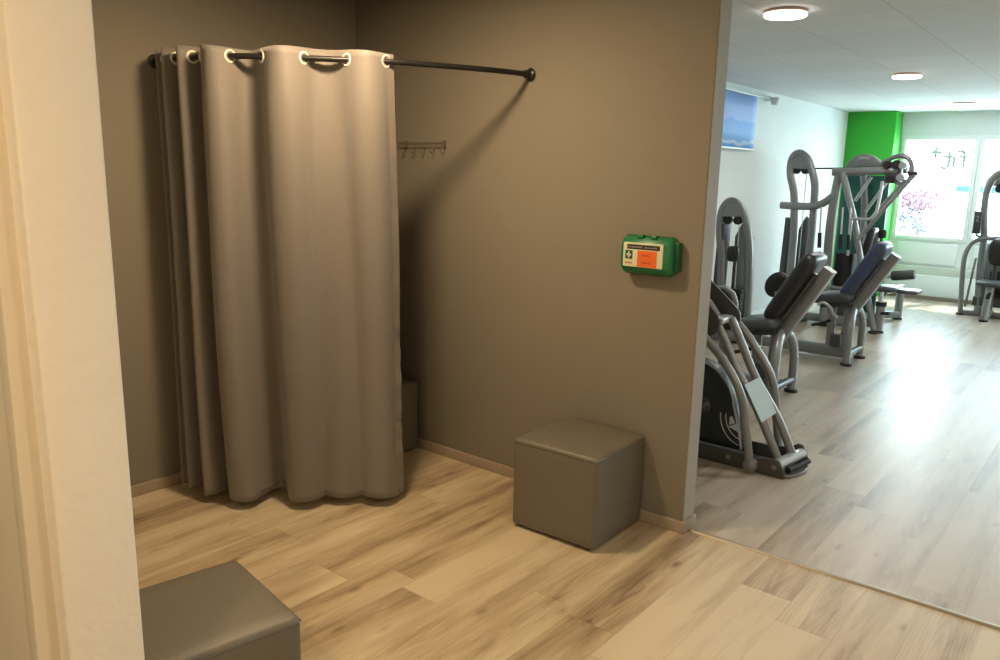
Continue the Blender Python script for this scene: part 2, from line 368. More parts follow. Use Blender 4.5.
# arc positions of the eyelets (zero crossings of the folds), left to right
GX = [s_near(-3.49, 1.905), s_near(-3.455, 1.905), s_near(-3.40, 1.905), s_near(-3.34, 1.91), s_near(-3.285, 1.92), s_near(-3.235, 1.93), s_near(-3.112, 1.985), s_near(-2.998, 2.072), s_near(-2.880, 2.185), s_near(-2.750, 2.318), s_near(-2.642, 2.440)]
def curtain():
    k = len(GX); s0, s1 = GX[0]-.012, GX[-1]+.035
    def phase(s):
        if s <= GX[0]: return (s-GX[0])/(GX[1]-GX[0])
        for i in range(k-1):
            if s <= GX[i+1]: return i+(s-GX[i])/(GX[i+1]-GX[i])
        return k-1+(s-GX[-1])/(GX[-1]-GX[-2])*.9
    AMPB = [.055, .06, .055, .06, .055, .075, .105, .055, -.02, .050, .03]
    AMP = [.050, .055, .050, .055, .05, .062, .060, .066, .050, .052, .03]
    def off(s, v):
        ph = phase(s); i = max(0, min(k-1, int(math.floor(ph)))); w = math.sin(PI*ph)
        q_ = max(0, min(k-1.001, ph-.5)); j0 = int(q_); f0 = q_-j0; f0 = f0*f0*(3-2*f0)
        at = AMP[j0]*(1-f0)+AMP[min(j0+1, k-1)]*f0; ab = AMPB[j0]*(1-f0)+AMPB[min(j0+1, k-1)]*f0; a = at+(ab-at)*v**.9
        sg = -1 if k % 2 == 0 else 1
        w = w*(1 if (k-1) % 2 == 1 else -1)
        lo = 1
        return a*w*lo+.0025*v*math.sin(ph*5+v*3)
    bm = B(); nu, nv = 420, 70; ZT_, ZB_ = ZR+.038, .045; g = []
    for j in range(nv+1):
        v = j/nv; row = []
        for i in range(nu+1):
            u = i/nu; s = s0+(s1-s0)*u
            spread = (.044+.018*u)*v**1.1
            p, T, N = rod_at(s+spread*.9+.012*math.sin(v*5+u*7)*v)
            o = off(s, v); ph_ = phase(s); i_ = max(0, min(k-3, int(max(0, ph_-.5)))); g_ = max(0, min(1, ph_-.5-i_)); om = -.075*((GX[i_+1]-GX[i_])*(1-g_)+(GX[i_+2]-GX[i_+1])*g_)*math.sin(2*PI*ph_) if 0 < ph_ < k-1 else 0
            # wrinkled, slightly puckered right-hand hem
            e = max(0, (u-.955)/.045)
            o += e*v*(.010*math.sin(v*83+3*math.sin(v*23))+.005*math.sin(v*171+2*math.sin(v*41)))
            z = ZT_+(ZB_-ZT_)*v+.004*math.sin(u*31)*v+(.006*math.sin(u*11) if j == 0 else 0)
            q = p+N*o+T*(om*min(1, v*8)+e*v*.003*math.sin(v*61+2*math.sin(v*37))); row.append(bm.verts.new((max(q.x, XL+.012), q.y, z)))
        g.append(row)
    for a, b in zip(g, g[1:]):
        for i in range(nu): bm.faces.new((a[i], a[i+1], b[i+1], b[i]))
    c = obj('curtain', bm, M_CLOTH, smooth='all')
    so = c.modifiers.new('solid', 'SOLIDIFY'); so.thickness = .0022
    tag(c, 'heavy taupe eyelet curtain hanging in folds from the curved black rod', 'curtain')
    # stitched hems
    for nm, v, w_ in (('top_hem', .028, .003), ('bottom_hem', .982, .003)):
        h = B(); j = v; pts = []
        for i in range(0, nu+1, 2):
            u = i/nu; s = s0+(s1-s0)*u; spread = (.044+.018*u)*j**1.1
            p, T, N = rod_at(s+spread*.9+.012*math.sin(j*5+u*7)*j); q = p+N*(off(s, j)+.0015)
            pts.append((max(q.x, XL+.012), q.y, ZT_+(ZB_-ZT_)*j+.004*math.sin(u*31)*j))
        sweep(h, pts, .0018, 1, 6, ref=(0, 0, 1)); obj(nm, h, M_CLOTH, c, smooth=True)
    for n, s in enumerate(GX):
        p, T, N = rod_at(s); ds = .004
        pa, _, Na = rod_at(s-ds); pb, _, Nb = rod_at(s+ds)
        t = ((pb+Nb*off(s+ds, 0))-(pa+Na*off(s-ds, 0))).normalized(); nrm = Vector((t.y, -t.x, 0))
        # keep the ring facing well across the rod
        r = B(); R_, q_ = .0235, .0055; A = []
        for i in range(28):
            a = 2*PI*i/28; ring = []
            for jj in range(8):
                b_ = 2*PI*jj/8; rr = R_+q_*math.cos(b_); ring.append(r.verts.new((rr*math.cos(a), rr*math.sin(a), .0055*math.sin(b_))))
            A.append(ring)
        for i in range(28):
            for jj in range(8): r.faces.new((A[i][jj], A[(i+1) % 28][jj], A[(i+1) % 28][(jj+1) % 8], A[i][(jj+1) % 8]))
        o = obj('grommet', r, M_GROM, c, smooth='all'); o.location = p; o.rotation_euler = nrm.to_track_quat('Z', 'Y').to_euler()
curtain()

# ------------------------------------------------------------------ upholstered cubes
def pouf(loc, rz, label, s=.405, h=.405):
    t = thing('cube_pouf', label, 'pouf', loc, rz, 'taupe leatherette cube seats')
    b = B(); box(b, -s/2, s/2, -s/2, s/2, .012, h); bmesh.ops.subdivide_edges(b, edges=b.edges, cuts=6, use_grid_fill=True)
    for v in b.verts:                                     # slight padding bulge
        fx, fy = 1-(2*v.co.x/s)**2, 1-(2*v.co.y/s)**2; fz = 1-(2*(v.co.z-h/2)/h)**2
        if v.co.z > h-.001: v.co.z += .008*max(0, fx)*max(0, fy)
        if abs(abs(v.co.x)-s/2) < 1e-4: v.co.x += math.copysign(.004*max(0, fy)*max(0, fz), v.co.x)
        if abs(abs(v.co.y)-s/2) < 1e-4: v.co.y += math.copysign(.004*max(0, fx)*max(0, fz), v.co.y)
    obj('cover', b, M_VINYL, t, bevel=.016)
    b = B(); q = s/2-.0085; zz = h-.016
    for a, c_ in (((-q-.009, -q), (-q-.009, q)), ((q+.009, -q), (q+.009, q)), ((-q, -q-.009), (q, -q-.009)), ((-q, q+.009), (q, q+.009))):
        sweep(b, [(a[0], a[1], zz), (c_[0], c_[1], zz)], .0022, 1, 6)
    obj('seam', b, M_SEAM, t, smooth=True)
    b = B()
    for x in (-1, 1):
        for y in (-1, 1): lathe(b, [(.001, 0), (.018, 0), (.018, .013), (.001, .013)], 'Z', (x*(s/2-.04), y*(s/2-.04), 0), 12)
    obj('glide', box(b, -s/2+.02, s/2-.02, -s/2+.02, s/2-.02, .006, .014), M_RUB, t)
    return t
pouf((-1.834, 2.864, 0), math.radians(1.5), 'taupe leatherette cube pouf against the wall below the green box', s=.43, h=.42)
pouf((-1.829, .985, 0), math.radians(-9.5), 'taupe leatherette cube pouf in the foreground beside the white wall end', s=.42)
pouf((-3.258, 2.862, 0), math.radians(1), 'taupe leatherette cube pouf half hidden behind the curtain in the corner')

# ------------------------------------------------------------------ first aid box
def first_aid():
    M_G = mat('green_plastic', (.008, .16, .055), .32, coat=.2)
    M_LAB = mat('pale_label', (.62, .62, .42), .5); M_OR = mat('orange_label', (.72, .13, .02), .5); M_K = mat('label_black', (.02, .012, .012), .5)
    M_GG = mat('label_green', (.01, .09, .03), .5); M_RD = mat('dull_red_print', (.40, .07, .03), .5)
    t = thing('first_aid_box', 'green plastic first aid box with white and orange label on the taupe wall', 'first aid box', (-1.652, YW, 1.150)); t.scale = (.93, .88, 1.03)
    w, h, d = .132, .165, .088
    prof = [(0, 0.012), (-.020, .0), (-.070, .008), (-d, .030), (-d-.004, .08), (-d, h-.034), (-.068, h-.008), (-.02, h), (0, h-.010)]
    b = B(); n = len(prof); cols = []
    for x, k in ((-w-.002, .80), (-w+.006, .93), (-w+.02, 1), (w-.02, 1), (w-.006, .93), (w+.002, .80)):
        cols.append([b.verts.new((x, y*(k if y < -.03 else 1), h/2+(z-h/2)*k)) for y, z in prof])
    for a, c_ in zip(cols, cols[1:]):
        for i in range(n): b.faces.new((a[i], a[(i+1) % n], c_[(i+1) % n], c_[i]))
    b.faces.new(cols[0]); b.faces.new(cols[-1][::-1])
    obj('case', b, M_G, t, bevel=.004)
    b = box(B(), w-.012, w+.020, -.050, -.004, .022, .145); obj('mounting_bracket', b, mat('dark_green_plastic', (.008, .10, .035), .4), t, bevel=.006)
    for x in (-.05, .02): obj('latch', box(B(), x, x+.03, -.078, -.05, h-.012, h+.003), M_G, t, bevel=.003)
    obj('rib', box(B(), -w+.01, w-.01, -.0425, -.0385, .0005, .164), mat('case_joint', (.006, .09, .03), .4), t)
    y = -d-.006
    lab = obj('label', box(B(), -.110, .096, y, y+.0035, .034, .136), M_LAB, t, bevel=.001)
    y0 = y-.001
    obj('orange_field', box(B(), -.034, .066, y0, y, .036, .104), M_OR, lab)
    obj('black_band', box(B(), -.090, .080, y0, y, .108, .128), M_K, lab, bevel=.0004)
    s_ = obj('cross_sign', box(B(), -.098, -.060, y0, y, .066, .102), M_GG, lab)
    y1 = y0-.0006
    b = B(); box(b, -.083, -.075, y1, y0, .072, .096); box(b, -.091, -.067, y1, y0, .080, .088); obj('white_cross', b, mat('print_white', (.75, .75, .68), .5), s_)
    def text(nm, s, x, z, size, m, par):
        cu = bpy.data.curves.new(nm, 'FONT'); cu.body = s; cu.size = size; cu.align_x = 'CENTER'; cu.extrude = .0003
        tmp = bpy.data.objects.new(nm, cu); C.objects.link(tmp); dg = bpy.context.evaluated_depsgraph_get()
        me = bpy.data.meshes.new_from_object(tmp.evaluated_get(dg)); C.objects.unlink(tmp); bpy.data.objects.remove(tmp)
        me.materials.clear(); me.materials.append(m)
        o = bpy.data.objects.new(nm, me); C.objects.link(o); o.parent = par; o.location = (x, y1+.0002, z); o.rotation_euler = (PI/2, 0, 0)
    # header print too small to read in the photo: broken strokes only
    b = B(); random.seed(4); x = -.082
    for n_ in (9, 8):
        for i in range(n_):
            k = random.uniform(.6, 1); box(b, x, x+.0042, y1, y0, .1145, .1145+.0075*k); x += .0082
        x += .010
    obj('header_print', b, mat('header_grey', (.42, .36, .36), .5), lab)
    for z, x0, n_ in ((.080, -.008, 5), (.050, -.010, 6)):
        b = B()
        for i in range(n_): box(b, x0+i*.0088, x0+i*.0088+.0055, y1, y0, z, z+.008)
        obj('orange_print', b, M_RD, lab)
    b = B()
    for i in range(5): box(b, -.098+i*.0078, -.0935+i*.0078, y0, y, .046, .053)
    obj('small_print', b, M_RD, lab)
first_aid()

# ------------------------------------------------------------------ coat hooks
def hooks():
    t = thing('hook_rail', 'thin wire hook rail on the wall beside the curtain edge', 'hook rail', (-2.89, YW, 1.69))
    m = mat('bronze_wire', (.17, .135, .09), .45, metal=.3)
    b = B()
    for z in (.032, .010): sweep(b, [(-.62, -.012, z), (.0, -.012, z)], .0020, 1, 8)
    obj('rail', b, m, t, smooth=True)
    for x in (-.60, -.30, -.012):
        obj('bracket', box(B(), x-.008, x+.008, -.015, 0, .004, .040), m, t)
    for i in range(9):
        x = -.012-i*.072
        obj('hook', sweep(B(), [(x, -.012, .010), (x, -.014, -.012), (x, -.024, -.026), (x, -.036, -.020), (x, -.038, -.008)], .0020, 4, 8), m, t, smooth=True)
hooks()

# ------------------------------------------------------------------ banner on the gym wall
def banner():
    t = thing('wall_banner', 'blue printed banner hanging from a white rail high on the gym wall', 'banner', (XG, 7.8, -.02))
    m = mat('blue_print', (.20, .36, .72), .6); nt = m.node_tree; b = nt.nodes['Principled BSDF']
    tcn = nt.nodes.new('ShaderNodeTexCoord'); s = nt.nodes.new('ShaderNodeSeparateXYZ'); nt.links.new(tcn.outputs['Object'], s.inputs[0])
    nz = nt.nodes.new('ShaderNodeTexNoise'); nz.inputs['Scale'].default_value = 3; nt.links.new(tcn.outputs['Object'], nz.inputs[0])
    ad = nt.nodes.new('ShaderNodeMath'); ad.operation = 'MULTIPLY_ADD'; ad.inputs[1].default_value = .12; nt.links.new(nz.outputs[0], ad.inputs[0]); nt.links.new(s.outputs[2], ad.inputs[2])
    mp = nt.nodes.new('ShaderNodeMapRange'); mp.inputs[1].default_value = 1.93; mp.inputs[2].default_value = 2.50; nt.links.new(ad.outputs[0], mp.inputs[0])
    r = nt.nodes.new('ShaderNodeValToRGB'); e = r.color_ramp.elements; e[0].position = 0; e[0].color = (.16, .38, .80, 1); e[1].position = 1; e[1].color = (.26, .40, .72, 1)
    for p, c_ in ((.10, (.16, .42, .84, 1)), (.15, (.62, .76, .92, 1)), (.20, (.20, .42, .80, 1)), (.5, (.15, .36, .76, 1)), (.55, (.30, .46, .80, 1))):
        x = e.new(p); x.color = c_
    nt.links.new(mp.outputs[0], r.inputs[0]); nt.links.new(r.outputs[0], b.inputs['Base Color'])
    bm = B(); n = 16
    A = [[bm.verts.new((.045+.004*math.sin(i*.9), -1.1+1.66*i/n, z)) for i in range(n+1)] for z in (1.90, 2.10, 2.30, 2.44)]
    for a, b_ in zip(A, A[1:]):
        for i in range(n): bm.faces.new((a[i], a[i+1], b_[i+1], b_[i]))
    o = obj('cloth', bm, m, t, smooth='all'); q = o.modifiers.new('s', 'SOLIDIFY'); q.thickness = .004
    obj('rail', sweep(B(), [(.045, -1.2, 2.452), (.045, .93, 2.452)], .012, 1, 12), M_FRAME, t, smooth=True)
    obj('bottom_bar', box(B(), .030, .060, -1.1, .56, 1.885, 1.905), M_FRAME, t, bevel=.004)
    b2 = B(); box(b2, 0, .07, .90, .98, 2.43, 2.475); lathe(b2, [(.001, -.03), (.04, -.03), (.046, .03), (.02, .05), (.001, .05)], 'X', (.09, .95, 2.425), 16)
    obj('wall_bracket', b2, M_FRAME, t, bevel=.004)
banner()

# ------------------------------------------------------------------ gym machines
def foot(par, x, y, r=.042):
    return obj('foot', lathe(B(), [(.001, 0), (r, 0), (r, .018), (r*.85, .024), (.001, .024)], 'Z', (x, y, 0), 18), M_RUB, par, smooth=True)
def tower(par, pts, y, rt_, panel, cap_n, dep=.16):
    """arched weight tower: bent tube, pulley cover, pulleys, cable, stack and shrouds; pts in (x,z)"""
    fr = obj('tower_frame', sweep(B(), XZ(pts, y), rt_, 6, 16), M_STEEL, par, smooth=True)
    x0, x1 = panel[0], panel[1]; zt = panel[2]; xm = (x0+x1)/2
    zc = max(p[1] for p in pts)
    cap = [p for p in catmull([(a, b, 0) for a, b in pts], 6) if p.y > zc-cap_n]
    obj('pulley_cover', prism(B(), [(p.x, p.y-.004) for p in cap], y-.03, y+.09), M_STEEL, par, bevel=.012)
    cx0, cx1 = min(p.x for p in cap), max(p.x for p in cap)
    for k in (.30, .72):
        obj('pulley', lathe(B(), [(.001, -.022), (.042, -.022), (.042, -.014), (.034, -.006), (.034, .006), (.042, .014), (.042, .022), (.001, .022)], 'Y', (cx0+(cx1-cx0)*k, y+.01, zc-cap_n-.015), 20), M_RUB, par, smooth=True)
    obj('cable', sweep(B(), [(xm, y+.01, zc-cap_n-.02), (xm, y+.03, .52)], .006, 1, 8), M_LSTEEL, par, smooth=True)
    b = B()
    for i in range(12): box(b, xm-.075, xm+.075, y-.0, y+.09, .12+i*.033, .148+i*.033)
    obj('weight_stack', b, M_RUB, par, bevel=.003)
    out = [(x0, .06), (x1, .06), (x1, zt-.16), (x1-.05, zt-.04), (xm, zt), (x0+.05, zt-.04), (x0, zt-.16)]
    obj('rear_shroud', prism(B(), out, y+dep, y+dep+.03), M_STEEL, par, bevel=.008)
    obj('side_shroud', prism(B(), [(x0-.125, .06), (x0-.055, .06), (x0-.045, zt-.04), (x0-.10, zt-.02)], y-.02, y+dep), M_SHROUD, par, bevel=.008)
    b = B(); box(b, x0-.09, x1+.04, y-.04, y+dep+.05, .0, .06); obj('tower_base', b, M_STEEL, par, bevel=.012)
    obj('weight_pin', lathe(B(), [(.001, -.05), (.014, -.05), (.014, .0), (.001, .0)], 'Y', (xm+.02, y, .40), 12), mat('orange_pin', (.8, .25, .1), .4) if 'orange_pin' not in bpy.data.materials else bpy.data.materials['orange_pin'], par, smooth=True)
    return fr
T1P = [(-3.13, .03), (-3.155, .40), (-3.175, .80), (-3.215, 1.08), (-3.205, 1.26), (-3.14, 1.355), (-3.05, 1.335), (-2.97, 1.22), (-2.915, 1.02), (-2.885, .75), (-2.87, .43), (-2.86, .03)]
T2P = [(-3.09, .03), (-3.06, .5), (-3.06, 1.0), (-3.09, 1.40), (-3.155, 1.64), (-3.15, 1.80), (-3.085, 1.865), (-3.0, 1.82), (-2.94, 1.72), (-2.88, 1.55), (-2.865, 1.36), (-2.86, 1.0), (-2.865, .5), (-2.87, .03)]

def seated_machine(label, Y0, dx, backmat, seatz, name='leg_press_machine', half=.20):
    """reclined seat facing the wall: arched rear legs, spine, backrest, seat, floor beam, weight tower"""
    t = thing(name, label, 'exercise machine', (0, 0, 0), group='seated strength machines along the gym wall')
    xa = -1.92+dx; za = .46
    # rear arch: two legs that meet under the spine
    for sgn, xf in ((-1, -1.905+dx), (1, -1.905+dx)):
        tb = tube('leg', [(xf, Y0+sgn*half, .015), (xf, Y0+sgn*half, .22), (xf-.005, Y0+sgn*half*.86, .36), (xf-.02, Y0+sgn*half*.45, .455), (xa-.02, Y0, .485)], .040, M_STEEL, t, r2=.032)
        obj('rubber_foot', lathe(B(), [(.001, 0), (.050, 0), (.050, .018), (.042, .024), (.001, .024)], 'Z', (xf, Y0+sgn*half, 0), 18), M_RUB, tb, smooth=True)
    d = Vector((.305, 0, .53)).normalized(); nrm = Vector((-d.z, 0, d.x))
    base = Vector((xa-.06, Y0, .40)); L = .655
    b = B(); s_ = Vector((0, 1, 0)); P0, P1 = base, base+d*L
    sweep(b, [P0, P1], .050, 1, 16, ref=(0, 1, 0), r2=.043, rect=True); obj('spine', b, M_STEEL, t, smooth=True)
    obj('adjuster_bar', sweep(B(), [base+d*.12+nrm*.058, base+d*(L-.08)+nrm*.058], .011, 1, 10), M_LSTEEL, t, smooth=True)
    c_ = base+d*.415+nrm*.125
    cushion('backrest', c_, d, s_, nrm, .285, .155, .060, backmat, t, e=.26)
    # seat
    sc = Vector((-2.10+dx, Y0, seatz)); sa = Vector((1, 0, .16)).normalized(); sn = Vector((-sa.z, 0, sa.x))
    cushion('seat', sc, sa, s_, sn, .165, .19, .046, M_SEATV, t, e=.26)
    b = B(); box(b, -.12, .14, -.10, .10, -.085, -.04); o = obj('seat_carrier', b, M_SHROUD, t, bevel=.008); o.location = sc; o.rotation_euler = (0, -.16, 0)
    tube('grab_handle', [(-2.19+dx, Y0-.21, seatz-.06), (-2.14+dx, Y0-.23, seatz-.035), (-2.08+dx, Y0-.23, seatz-.07), (-2.05+dx, Y0-.20, seatz-.14), (-2.05+dx, Y0-.10, seatz-.17)], .012, M_LSTEEL, t)
    tube('seat_post', [(-2.12+dx, Y0, .05), (-2.12+dx, Y0, seatz-.08)], .034, M_STEEL, t, smooth=1)
    tube('seat_post', [(-2.01+dx, Y0, .05), (-1.99+dx, Y0, seatz-.05)], .030, M_STEEL, t, smooth=1)
    b = B(); sweep(b, [(-3.02, Y0, .075), (-2.3, Y0, .075), (-1.93+dx, Y0, .075)], .055, 1, 16, ref=(0, 1, 0), r2=.05, rect=True); obj('floor_beam', b, M_STEEL, t, smooth=True)
    tube('cross_bar', [(-1.905+dx, Y0-half, .10), (-1.905+dx, Y0+half, .10)], .026, M_SHROUD, t, smooth=1)
    obj('weight_block', box(B(), -2.09+dx, -2.00+dx, Y0-.11, Y0-.05, .13, .24), M_SHROUD, t, bevel=.01)
    tube('adjuster_knob', [(-2.24+dx, Y0-.16, .31), (-2.16+dx, Y0-.10, .33), (-2.12+dx, Y0, .35)], .014, M_RUB, t)
    return t
A = seated_machine('seated machine with black reclined backrest, first one behind the stepper', 5.68, 0, M_DARK, .535)
tower(A, T1P, 5.72, .036, (-3.12, -2.93, 1.17), .16)
# rear-facing side pad and foot plate of machine A
cushion('side_pad', (-2.10, 5.93, .79), (.35, 0, .55), (-.55, 0, .35), (0, 1, 0), .105, .085, .035, M_DARK, A, e=1)
tube('side_pad_arm', [(-2.09, 5.91, .74), (-2.06, 5.86, .60), (-2.02, 5.72, .44)], .02, M_STEEL, A)
fp = [(-2.47, .46), (-2.47, .72), (-2.42, .78), (-2.34, .795), (-2.27, .755), (-2.235, .68), (-2.235, .46)]
obj('foot_plate', prism(B(), fp, 5.52, 5.56), M_STEEL, A, bevel=.010)
obj('foot_plate_pad', prism(B(), [(x*.86-2.34*.14-.008, .62+(z-.62)*.90) for x, z in fp], 5.495, 5.522), M_RUB, A, bevel=.010)
tube('foot_plate_arm', [(-2.34, 5.57, .52), (-2.36, 5.62, .30), (-2.38, 5.68, .08)], .03, M_STEEL, A)

Bm = seated_machine('seated machine with flare-tinted blue-grey reclined backrest, standing before the cable machine', 7.28, .06, M_BLUEP, .565)
tower(Bm, T1P, 7.35, .036, (-3.12, -2.93, 1.17), .16)
cushion('head_pad', (-3.04, 7.31, .86), (0, 1, 0), (1, 0, 0), (0, 0, 1), .05, .055, .075, M_DARK, Bm, e=.8)

def cable_machine():
    t = thing('cable_machine', 'large cable pulley machine with bench below the green column', 'exercise machine', (0, 0, 0))
    tower(t, T2P, 9.0, .042, (-3.06, -2.90, 1.18), .17)
    tube('cable', [(-2.93, 9.0, 1.70), (-2.20, 9.02, 1.715)], .009, M_BLACK, t, smooth=1)
    tube('link_beam', [(-3.22, 8.98, 1.29), (-2.90, 8.97, 1.29), (-2.75, 8.93, 1.33), (-2.63, 8.9, 1.42)], .042, M_STEEL, t)
    tube('upright', [(-2.60, 8.9, 1.65), (-2.625, 8.9, 1.4), (-2.64, 8.9, 1.0), (-2.62, 8.9, .35), (-2.61, 8.9, .03)], .032, M_STEEL, t, r2=.045)
    tube('upright', [(-2.56, 8.86, 1.66), (-2.53, 8.86, 1.58), (-2.46, 8.86, 1.38), (-2.38, 8.86, 1.14), (-2.25, 8.86, .65), (-2.07, 8.86, .03)], .040, M_STEEL, t, r2=.032)
    tube('upright', [(-2.52, 9.5, 1.66), (-2.47, 9.5, 1.3), (-2.45, 9.5, .7), (-2.42, 9.5, .03)], .036, M_STEEL, t)
    tube('top_beam', [(-2.67, 8.9, 1.665), (-2.40, 8.92, 1.675), (-2.12, 8.95, 1.69), (-2.02, 8.98, 1.70)], .042, M_STEEL, t)
    tube('top_beam', [(-2.57, 9.5, 1.68), (-2.02, 9.3, 1.70)], .034, M_STEEL, t, smooth=1)
    # rounded covers on top
    obj('pulley_hood', prism(B(), [(-2.60, 1.70), (-2.57, 1.78), (-2.50, 1.84), (-2.41, 1.865), (-2.32, 1.84), (-2.25, 1.79), (-2.21, 1.73), (-2.24, 1.70), (-2.40, 1.73)], 9.05, 9.14), M_STEEL, t, bevel=.012)
    obj('hood_highlight_plate', prism(B(), [(-2.46, 1.80), (-2.35, 1.80), (-2.36, 1.83), (-2.45, 1.83)], 9.035, 9.052), M_LSTEEL, t, bevel=.006)
    tube('front_hoop', [(-2.22, 9.0, 1.76), (-2.12, 9.0, 1.82), (-2.03, 9.0, 1.84), (-1.96, 9.0, 1.80), (-1.925, 9.0, 1.71), (-1.94, 9.0, 1.60), (-2.0, 9.0, 1.54)], .024, M_STEEL, t)
    obj('swivel_block', box(B(), -2.16, -2.02, 8.93, 9.07, 1.56, 1.78), M_SHROUD, t, bevel=.012)
    for x, z in ((-2.14, 1.75), (-2.05, 1.76), (-1.99, 1.74), (-2.0, 1.62), (-2.1, 1.60)):
        obj('pulley', lathe(B(), [(.001, -.03), (.036, -.03), (.036, -.018), (.028, -.008), (.028, .008), (.036, .018), (.036, .03), (.001, .03)], 'Y', (x, 8.90, z), 18), M_LSTEEL if x > -2.04 else M_RUB, t, smooth=True)
    # swinging arms
    for y, a, b, m in ((8.72, (-1.83, 1.655), (-2.30, .98), M_STEEL), (8.86, (-1.94, 1.60), (-2.24, 1.18), M_STEEL), (9.45, (-2.23, 1.62), (-2.44, 1.24), M_LSTEEL), (9.30, (-2.38, 1.62), (-2.52, 1.36), M_LSTEEL)):
        sw = tube('swing_arm', [(a[0], y, a[1]), (b[0], y, b[1])], .018, m, t, smooth=1)
    tube('arm_link', [(-1.83, 8.72, 1.655), (-1.90, 8.80, 1.57), (-2.03, 8.90, 1.56)], .016, M_STEEL, t, smooth=1)
    tube('arm_grip', [(-1.81, 8.72, 1.66), (-1.90, 8.72, 1.665)], .02, M_RUB, t, smooth=1)
    tube('press_bar', [(-2.40, 8.80, 1.19), (-2.24, 8.80, 1.19), (-2.19, 8.80, 1.22), (-2.16, 8.80, 1.30), (-2.15, 8.84, 1.58)], .016, M_LSTEEL, t)
    tube('press_bar', [(-2.40, 8.80, 1.19), (-2.40, 8.80, .80)], .014, M_LSTEEL, t, smooth=1)
    # teal tinted shield and dark stack behind the uprights
    obj('shield', prism(B(), [(-2.76, .10), (-2.26, .10), (-2.26, 1.56), (-2.32, 1.64), (-2.70, 1.64), (-2.76, 1.56)], 9.58, 9.61), M_TEAL, t, bevel=.01)
    obj('stack_cover', box(B(), -2.58, -2.40, 9.0, 9.2, .42, .80), M_RUB, t, bevel=.01)
    tube('shelf_bar', [(-2.66, 8.98, .42), (-2.26, 8.98, .42)], .025, M_STEEL, t, smooth=1)
    obj('stack_box', box(B(), -2.60, -2.30, 9.0, 9.25, .12, .38), M_SHROUD, t, bevel=.01)
    for x in (-2.72, -2.50, -2.42):
        tube('hanging_strap', [(x, 8.8, 1.30), (x+.01, 8.8, 1.02)], .009, M_LSTEEL, t, smooth=1)
        tube('hand_grip', [(x+.01, 8.8, 1.02), (x+.02, 8.8, .86)], .020, M_RUB, t, smooth=1)
    # back pad, roller, bench
    cushion('back_pad', (-2.26, 9.05, .88), (.08, 0, .5), (0, 1, 0), (-.5, 0, .08), .22, .14, .045, M_DARK, t, e=.6)
    tube('back_pad_post', [(-2.20, 9.05, .42), (-2.19, 9.05, 1.05)], .026, M_STEEL, t, smooth=1)
    cushion('stop_knob', (-2.12, 8.95, 1.04), (1, 0, 0), (0, 1, 0), (0, 0, 1), .042, .042, .045, M_RUB, t, e=1)
    lo = obj('leg_roller', lathe(B(), [(.001, -.11), (.045, -.11), (.052, -.09), (.052, .09), (.045, .11), (.001, .11)]), M_SHROUD, t, smooth=True)
    lo.location = (-1.885, 9.0, .625); lo.rotation_euler = (0, math.radians(80), 0)
    tube('roller_axle', [(-2.14, 9.0, .585), (-1.96, 9.0, .61)], .026, M_LSTEEL, t, smooth=1)
    tube('roller_arm', [(-2.14, 9.0, .585), (-2.16, 9.0, .45)], .022, M_STEEL, t, smooth=1)
    cushion('seat', (-2.07, 8.98, .475), (1, 0, 0), (0, 1, 0), (0, 0, 1), .17, .16, .032, M_SEATV, t, e=.4)
    cushion('bench_extension', (-1.81, 8.98, .465), (1, 0, 0), (0, 1, 0), (0, 0, 1), .11, .13, .024, M_SEATV, t, e=.4)
    tube('seat_post', [(-2.04, 8.90, .03), (-2.04, 8.90, .30)], .046, M_STEEL, t, smooth=1)
    tube('seat_post_collar', [(-2.04, 8.90, .29), (-2.04, 8.90, .335)], .054, M_RUB, t, smooth=1)
    tube('seat_piston', [(-2.05, 8.90, .33), (-2.05, 8.92, .45)], .022, M_CHROME, t, smooth=1)
    tube('adjuster_knob', [(-2.02, 8.86, .22), (-1.93, 8.84, .235)], .018, M_RUB, t, smooth=1)
    tube('rear_post', [(-2.10, 10.0, .03), (-2.10, 10.0, .40)], .042, M_STEEL, t, smooth=1)
    tube('rear_rail', [(-2.10, 10.0, .38), (-2.07, 9.1, .41)], .032, M_STEEL, t, smooth=1)
    b = B(); sweep(b, [(-3.0, 9.05, .06), (-2.04, 8.90, .10)], .04, 1, 16, ref=(0, 1, 0), r2=.045, rect=True); sweep(b, [(-2.5, 9.5, .06), (-2.10, 10.0, .06)], .04, 1, 16, ref=(0, 1, 0), r2=.04, rect=True)
    sweep(b, [(-2.45, 8.95, .06), (-2.45, 9.6, .06)], .04, 1, 16, ref=(1, 0, 0), r2=.04, rect=True)
    obj('floor_beam', b, M_STEEL, t, smooth=True)
    for x, y in ((-2.61, 8.9), (-2.07, 8.84), (-2.04, 8.92), (-2.42, 9.5), (-2.10, 10.0)): foot(t, x, y, .052)
cable_machine()

